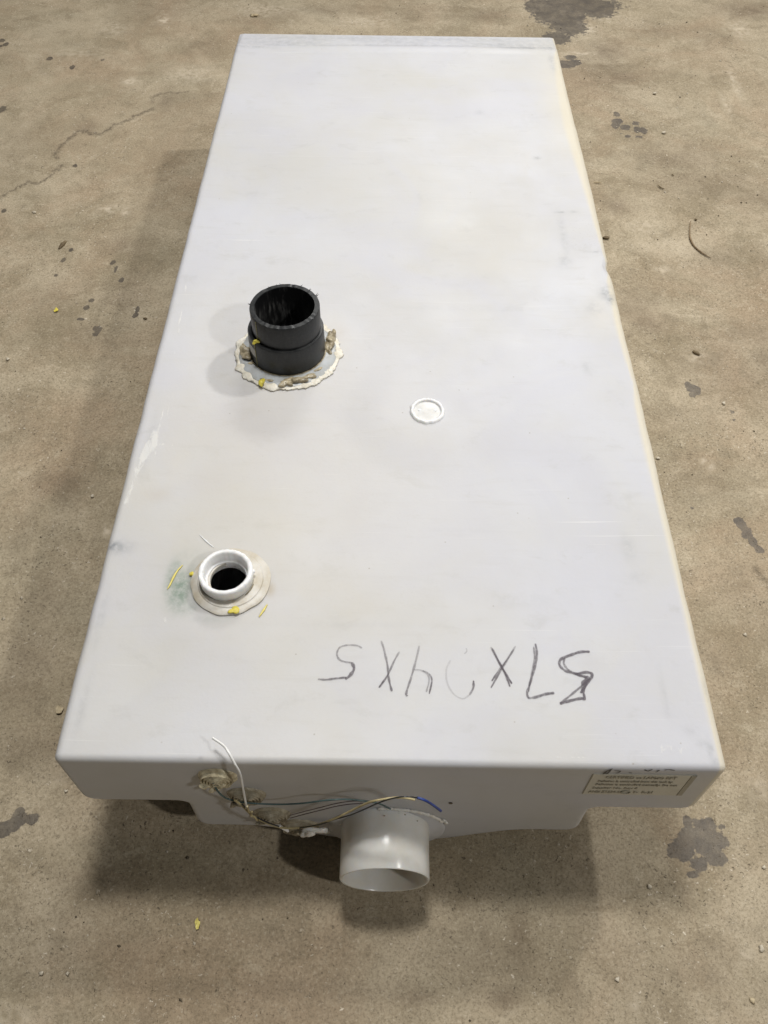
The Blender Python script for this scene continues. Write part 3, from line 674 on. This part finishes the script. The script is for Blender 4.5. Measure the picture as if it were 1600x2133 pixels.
tube('wire_tip', P, .0013, M_wblue, tank, n=8)['label'] = 'blue end of the black wire'
P = [at(*z4(a, b), y=y) for a, b, y in ((175, 48, .016), (235, 90, .008), (265, 130, .000), (300, 195, -.007), (330, 250, -.010), (345, 320, -.012), (360, 400, -.015), (370, 450, -.017))]
tube('wire', P, .00115, M_wwhite, tank)['label'] = 'white wire with its free end bent up over the top edge'
P = [at(*z4(a, b), y=-.020) for a, b in ((555, 553), (585, 570), (606, 582))]
tube('wire_tip', P, .0016, M_wwhite, tank)
for dy in (0, 16):
    P = [at(*z4(a, b+dy), y=-.006) for a, b in ((620, 492), (700, 470), (800, 445), (880, 425), (960, 412), (1040, 408))]
    tube('thin_wire', P, .0005, M_wpurple, tank, n=6)
P = [at(*z4(a, b), y=-.019) for a, b in ((372, 440), (385, 475), (400, 470), (392, 492), (415, 500), (430, 520), (445, 515))]
tube('wire_tie', P, .0011, M_wtan, tank, n=6)

# --- ribbons for handwriting
def ribbon(name, strokes, surf, mat, parent, label=None):
    vs, fs, ink = [], [], []
    for wd, dark, pts in strokes:
        P = crom([surf(u, v) for u, v in pts], 7); m = len(P); b0 = len(vs)
        for i, p in enumerate(P):
            t = (P[min(i+1, m-1)]-P[max(i-1, 0)]).normalized(); nn = surf.nrm
            s = t.cross(nn).normalized(); f = i/(m-1)
            hw = wd*.5*(.75+.35*mnoise.noise(Vector((i*.35, wd*999, 2))))*(1 if 0 < i < m-1 else .6)
            dk = dark if not callable(dark) else dark(f)
            for q, k in ((-1, .75), (0, 1), (1, .75)):
                vs.append(p+s*hw*q+nn*.0002*len(fs)/4000); ink.append(min(1, dk*k))
        for i in range(m-1):
            for k in (0, 1): fs.append((b0+i*3+k, b0+i*3+k+1, b0+i*3+k+4, b0+i*3+k+3))
    o = mesh(name, vs, fs, mat, parent, True)
    a = o.data.attributes.new('ink', 'FLOAT', 'POINT'); a.data.foreach_set('value', ink)
    if label: o['label'] = label
    return o
class Top:
    nrm = Vector((0, 0, 1))
    def __call__(s, x, y):
        p = at(640+.3875*x, 1310+.3875*y, z=T-.001); p.z = tz(p.x, p.y)+.0005; return p
class Front:
    nrm = Vector((0, -1, 0))
    def __call__(s, x, y):
        p = at(1200+.16875*x, 1585+.16875*y, y=-.0005)
        re = .0065; p.z = min(p.z-.0052, T-.0028)
        if p.z > T-re: q = min(re, p.z-(T-re)); p.y = -.0006+re-math.sqrt(max(0, re*re-q*q))
        p.y = min(p.y, .004); return p
ts = Top(); W1 = .0029; fade = lambda a, b: (lambda f: a+(b-a)*f)
ribbon('written_digit', [(W1*.9, fade(.35, .5), [(295, 105), (270, 92), (225, 88), (180, 98), (162, 125), (165, 155), (190, 175), (243, 184)]), (W1*1.5, .75, [(240, 182), (252, 215), (232, 250), (205, 272)]), (W1, fade(.85, .45), [(212, 262), (150, 268), (100, 274), (58, 271)])], ts, M_ink, tank, 'faded handwritten 5, leftmost')
ribbon('written_letter', [(W1, fade(.35, .8), [(398, 65), (415, 120), (432, 200), (438, 265), (455, 338)]), (W1*.9, fade(.3, .8), [(496, 124), (470, 170), (430, 255), (385, 318)]), (W1*.9, .5, [(412, 280), (400, 300), (388, 316)])], ts, M_ink, tank)
ribbon('written_digit', [(W1, fade(.3, .75), [(603, 92), (585, 170), (560, 260), (533, 345), (537, 365)]), (W1*.8, fade(.25, .4), [(575, 222), (610, 224), (645, 245), (655, 280), (640, 342)]), (W1*.8, fade(.3, .85), [(620, 226), (655, 245), (670, 280), (656, 352)])], ts, M_ink, tank, 'faded handwritten 4')
ribbon('written_digit', [(W1*.8, fade(.12, .22), [(770, 170), (748, 220), (752, 290), (785, 350), (835, 378), (872, 358)]), (W1, fade(.4, .85), [(872, 358), (892, 320), (894, 280)]), (W1*.6, .25, [(845, 135), (858, 120), (855, 105)])], ts, M_ink, tank, 'almost rubbed out handwritten 2')
ribbon('written_letter', [(W1, fade(.5, .9), [(988, 98), (1020, 160), (1060, 230), (1100, 296)]), (W1*.9, fade(.4, .9), [(995, 105), (1030, 175), (1065, 245), (1090, 312)]), (W1*.9, fade(.3, .75), [(1120, 92), (1080, 160), (1040, 225), (988, 318)]), (W1*.9, fade(.3, .8), [(1112, 110), (1060, 185), (1020, 240), (992, 282)])], ts, M_ink, tank)
ribbon('written_digit', [(W1*1.1, .62, [(1227, 78), (1235, 130), (1225, 200), (1200, 285), (1182, 345), (1190, 376)]), (W1*.8, .5, [(1218, 95), (1222, 160), (1205, 250), (1190, 340)]), (W1*1.2, fade(.6, .85), [(1188, 374), (1230, 368), (1280, 352), (1328, 345)])], ts, M_ink, tank, 'handwritten 7')
ribbon('written_digit', [(W1*1.3, fade(.9, .6), [(1520, 120), (1470, 122), (1420, 138), (1365, 162), (1358, 195), (1390, 225), (1450, 242), (1500, 258)]), (W1, .6, [(1385, 155), (1380, 185), (1405, 220), (1460, 248), (1505, 262)]), (W1*1.3, .8, [(1440, 242), (1500, 232), (1530, 240), (1528, 260), (1500, 300), (1470, 345)]), (W1*2.2, .8, [(1515, 255), (1490, 290), (1480, 345)]), (W1, .6, [(1525, 262), (1460, 320), (1400, 370), (1358, 402)]), (W1*1.3, .85, [(1358, 404), (1410, 388), (1470, 374), (1490, 376), (1486, 345)])], ts, M_ink, tank, 'handwritten 5 gone over twice, rightmost')
fs_ = Front(); wk = .0020
ribbon('black_writing', [(wk*1.3, .95, [(350, 138), (390, 105), (470, 84)]), (wk*1.2, .95, [(372, 122), (400, 132), (450, 88)]), (wk, .9, [(488, 96), (560, 100), (535, 122), (500, 128)]), (wk, .9, [(668, 120), (708, 123)]), (wk*1.3, 1, [(862, 92), (905, 101), (968, 90)]), (wk, .7, [(1000, 116), (1030, 104)]), (wk*1.4, 1, [(1020, 102), (1056, 97)]), (wk*1.3, 1, [(1112, 97), (1165, 95), (1242, 100)])], fs_, M_inkb, tank, 'cut-off black marker writing above the plaque')

# --- embossed plaque
pq = empty('moulded_plaque'); pq.parent = tank
pq['label'] = 'raised rectangular plaque with five lines of small moulded text'
px0, px1, pz0, pz1 = .1885, .2845, .1725, .2265
def box(name, x0, x1, z0, z1, y0, y1, mat, parent, bev=.0008):
    bm = bmesh.new(); bmesh.ops.create_cube(bm, size=1)
    for v in bm.verts: v.co = Vector(((x0+x1)/2+v.co.x*(x1-x0), (y0+y1)/2+v.co.y*(y1-y0), (z0+z1)/2+v.co.z*(z1-z0)))
    bmesh.ops.bevel(bm, geom=bm.edges[:]+bm.verts[:], offset=bev, segments=2, affect='EDGES')
    me = bpy.data.meshes.new(name); bm.to_mesh(me); bm.free(); return link(name, me, mat, parent, False)
box('plate', px0, px1, pz0, pz1, -.0009, .001, M_plq, pq, .0005)
box('end_slot', px1-.0050, px1+.0006, pz0+.001, pz1-.0005, -.0013, .001, M_text, pq, .0004)
def text(body, x, z, size, wid=None, font_space=1.0):
    cu = bpy.data.curves.new('raised_text', 'FONT'); cu.body = body; cu.size = size; cu.extrude = .0003; cu.resolution_u = 2; cu.offset = .00006
    cu.space_character = font_space
    o = bpy.data.objects.new('raised_text', cu); col.objects.link(o)
    bpy.context.view_layer.update(); dg = bpy.context.evaluated_depsgraph_get()
    me = bpy.data.meshes.new_from_object(o.evaluated_get(dg)); bpy.data.objects.remove(o)
    me.materials.clear()
    xs = [v.co.x for v in me.vertices]; sx = wid/(max(xs)-min(xs)) if wid else 1
    for v in me.vertices: v.co.x = x+(v.co.x-min(xs))*sx; zz = v.co.z; v.co.z = z+v.co.y; v.co.y = -.0011-zz
    link('raised_text', me, M_text, pq, False)
zt = pz1
text('CERTIFIED to LAPMO RPT', px0+.013, zt-.0095, .0085, .066)
text('Pollution is controlled from this tank by', px0+.008, zt-.0190, .0068, .070)
text('Pollution is controlled manually. Do not', px0+.0075, zt-.0275, .0068, .077)
text('Supplier No. Rev 4', px0+.0060, zt-.0370, .0068, .043)
text('ANSI Z1234-6', px0+.0045, zt-.0480, .0080, .030)
text('T-  R-21', px0+.047, zt-.0480, .0080, .019)
P = [Vector((px0+.040+.0045*math.cos(a), -.0014, zt-.0450+.0034*math.sin(a))) for a in np.linspace(0, 6.283, 20)]
tube('raised_logo', P, .00055, M_text, pq, n=5, sub=2)

# --- small nicks on the front wall
blob('nick', at(937, 1673, y=-.0005), .0022, .0008, .0022, M_dstone, tank, rough=.5, freq=300, sub=2)

# ------------------------------------------------------------------ loose shavings on the tank
def strip(name, pts, wid, mat, label, zoff=.001, cat='shaving', surf=None, group=None):
    if surf == 'floor': Q = [at(u, v, z=.001) for u, v in pts]
    else:
        Q = [at(u, v, z=T) for u, v in pts]
        for q in Q: q.z = tz(q.x, q.y)+zoff
    c = Q[0].copy(); o = tube(name, [q-c for q in Q], wid, mat, None, n=6, sub=5, taper=lambda s: .35+1.3*math.sin(math.pi*min(1, max(0, s*.9+.05)))*(.9+.15*math.sin(s*17)))
    o.location = c; tag(o, label, cat, group)
    return o
strip('plastic_shaving', [(381, 1178), (370, 1190), (361, 1205), (355, 1218), (349, 1228)], .0008, M_yelp, 'curved yellow shaving on the green smudge left of the white collar')
strip('plastic_shaving', [(557, 1260), (552, 1268), (546, 1277), (540, 1286)], .0008, M_yelp, 'short straight yellow shaving lower right of the white collar')
strip('white_hair', [(416, 1114), (430, 1128), (446, 1141)], .0006, M_white, 'thin white thread lying just above the white collar', cat='thread', zoff=.0003)

# ------------------------------------------------------------------ loose things on the floor
def stone(name, u, v, s, mat, label, cat='pebble', group=None, flat=.6, asp=1.0, seed=0, rot=0):
    p = at(u, v, z=0); s *= .68
    o = blob(name, (p.x, p.y, s*flat*.6), s*asp, s, s*flat, mat, None, rough=.55, freq=1.1/s, sub=2, seed=seed, rot=rot)
    return tag(o, label, cat, group)
GP = 'loose pebbles scattered on the concrete'
stone('pebble', 17, 749, .0040, M_stone, 'small white pebble near the left edge, level with the black pipe', group=GP, seed=1)
stone('pebble', 72, 443, .0046, M_stone, 'white chip on the floor upper left, below the long crack', group=GP, seed=2, asp=1.4)
stone('pebble', 529, 34, .0095, M_leaf, 'brownish lump behind the far left end of the tank', group=GP, seed=3, asp=1.5)
stone('pebble', 1586, 1976, .0042, M_stone, 'pale round pebble at the right edge, near the bottom corner', group=GP, seed=4)
stone('pebble', 1591, 1807, .0033, M_stone, 'pale pebble at the right edge, right of the big oil spot', group=GP, seed=5)
stone('pebble', 1286, 2041, .0034, M_stone, 'tan pebble with a shadow near the bottom, right of centre', group=GP, seed=6)
stone('pebble', 1567, 2085, .0036, M_leaf, 'brown pebble in the bottom right corner', group=GP, seed=7)
stone('pebble', 1508, 841, .0042, M_stone, 'white pebble right of the small oil spot, right of the tank', group=GP, seed=8)
stone('pebble', 1370, 955, .0036, M_stone, 'white pebble closest to the right side of the tank, halfway along', group=GP, seed=9, asp=1.4)
stone('pebble', 193, 1034, .0038, M_stone, 'elongated pale pebble left of the tank, above the dark smudge', group=GP, seed=10, asp=.8, rot=-.5)
stone('pebble', 1364, 195, .0046, M_stone, 'white pebble upper right, above the oily brick-like print', group=GP, seed=11, asp=1.4)
stone('pebble', 1383, 277, .0052, M_stone, 'white pebble right of the oily brick-like print', group=GP, seed=12)
stone('pebble', 1353, 1848, .0034, M_stone, 'pale pebble just left of the tip of the big oil spot', group=GP, seed=13)
stone('pebble', 1552, 1322, .0036, M_stone, 'pale pebble in the far right, level with the handwriting', group=GP, seed=14)
stone('pebble', 138, 1648, .0030, M_stone, 'pale crumb left of the front left corner', group=GP, seed=15)
stone('pebble', 86, 2028, .0030, M_stone, 'pale crumb in the lower left, left one of the pair', group=GP, seed=16)
stone('pebble', 141, 2028, .0026, M_stone, 'pale crumb in the lower left, right one of the pair', group=GP, seed=17)
def flake(u, v, s, mat, label, seed, name='yellow_flake', cat='flake'):
    r_ = random.Random(seed); p = at(u, v, z=0); n = 11; vs = []
    for k in range(n):
        a = 2*math.pi*k/n; r = s*(.5+.6*r_.random()); vs.append((r*math.cos(a)*.7, r*math.sin(a), .0014+.0018*r_.random()))
    m = len(vs); vs = vs+[(x*.96, y*.96, z-.0009) for x, y, z in vs]+[(0, 0, .0030), (0, 0, .0014)]
    fs = []
    for k in range(n):
        j = (k+1) % n; fs += [(k, j, 2*m), (m+j, m+k, 2*m+1), (k, m+k, m+j, j)]
    o = mesh(name, vs, fs, mat, None, False); o.location = (p.x, p.y, 0)
    return tag(o, label, cat)
flake(412, 1925, .0058, M_yelp, 'ragged yellow flake on the floor in front of the tank, left of the outlet pipe', 4)
flake(118, 647, .0068, M_yel, 'bright yellow flake on the floor left of the tank', 9)
flake(365, 1482-1, .001, M_leaf, 'tiny dry crumb', 2) if False else None
flake(124, 1481, .0085, M_leaf, 'pale dry leaf scrap on the floor beside the front left corner', 12, 'leaf_scrap', 'leaf')
strip('twig', [(1439, 460), (1437, 478), (1438, 495), (1446, 512), (1462, 526), (1482, 538)], .0012, M_twig, 'thin curved brown twig on the floor right of the tank', surf='floor', cat='twig')
strip('wood_splinter', [(138, 502), (130, 510), (123, 518)], .0026, M_wood, 'short dark splinter on the floor upper left', surf='floor', cat='splinter')
strip('plastic_shaving', [(1237, 379), (1245, 380), (1253, 380)], .0008, M_leaf, 'short pale sliver next to the far right side of the tank', surf='floor')
strip('stem_bit', [(1370, 385), (1376, 390), (1384, 394)], .0008, M_wood, 'short dark curved stem bit above the twig', surf='floor', cat='stem')
strip('stem_bit', [(1399, 362), (1404, 366)], .0008, M_wood, 'tiny dark stem bit, uppermost, above the twig', surf='floor', cat='stem')
strip('wood_splinter', [(1443, 731), (1450, 735), (1458, 739)], .0022, M_wood, 'dark splinter above the small oil spot right of the tank', surf='floor', cat='splinter')
stone('dark_crumb', 1262, 496, .0055, M_wood, 'dark crumb against the right side of the tank', 'crumb', seed=21, asp=1.6)
stone('dark_crumb', 303, 664, .0035, M_wood, 'small dark crumb left of the tank, level with the black pipe rim', 'crumb', seed=22, asp=1.4)
stone('dark_crumb', 1449, 458, .0040, M_wood, 'dark crumb next to the upper end of the twig', 'crumb', seed=23)
stone('dark_crumb', 391, 1787, .0020, M_dstone, 'tiny black crumb in the shadow in front of the tank', 'crumb', seed=24, asp=1.5)

# grit that nobody could count
def grit(name, n, mat, smin, smax, seed):
    r_ = random.Random(seed); vs, fs = [], []
    base = [(1, 0, 0), (0, 1, 0), (-1, 0, 0), (0, -1, 0), (0, 0, 1), (.5, .5, .6)]
    k = 0
    while k < n:
        x = r_.uniform(-1.1, 1.1); y = r_.uniform(-.22, 2.3)
        dens = .35+.65*(mnoise.noise(Vector((x*2.6, y*2.6, seed))) > -.05)
        if r_.random() > dens or (abs(x) < .2 and .02 < y < 1.4): continue
        s = smin+(smax-smin)*r_.random()**3.5; a = r_.uniform(0, 6.28); i = len(vs); c_, s_ = math.cos(a), math.sin(a); fl_ = r_.uniform(.35, .9); asp = r_.uniform(.5, 1)
        for (px, py, pz) in ((1, 0, 0), (0, 1, 0), (-1, 0, 0), (0, -1, 0), (.2, .1, 1.2)):
            j = 1+r_.uniform(-.25, .25); px, py = px*s*j, py*s*j*asp
            vs.append((x+px*c_-py*s_, y+px*s_+py*c_, -.0008+pz*s*fl_*j))
        fs += [(i, i+1, i+4), (i+1, i+2, i+4), (i+2, i+3, i+4), (i+3, i, i+4)]
        k += 1
    o = mesh(name, vs, fs, mat, None, False)
    return tag(o, name.replace('_', ' ')+' sprinkled over the concrete floor', 'grit', kind='stuff')
grit('pale_grit', 1500, M_stone, .0005, .0030, 3)
grit('dark_grit', 1300, M_dstone, .0005, .0026, 8)
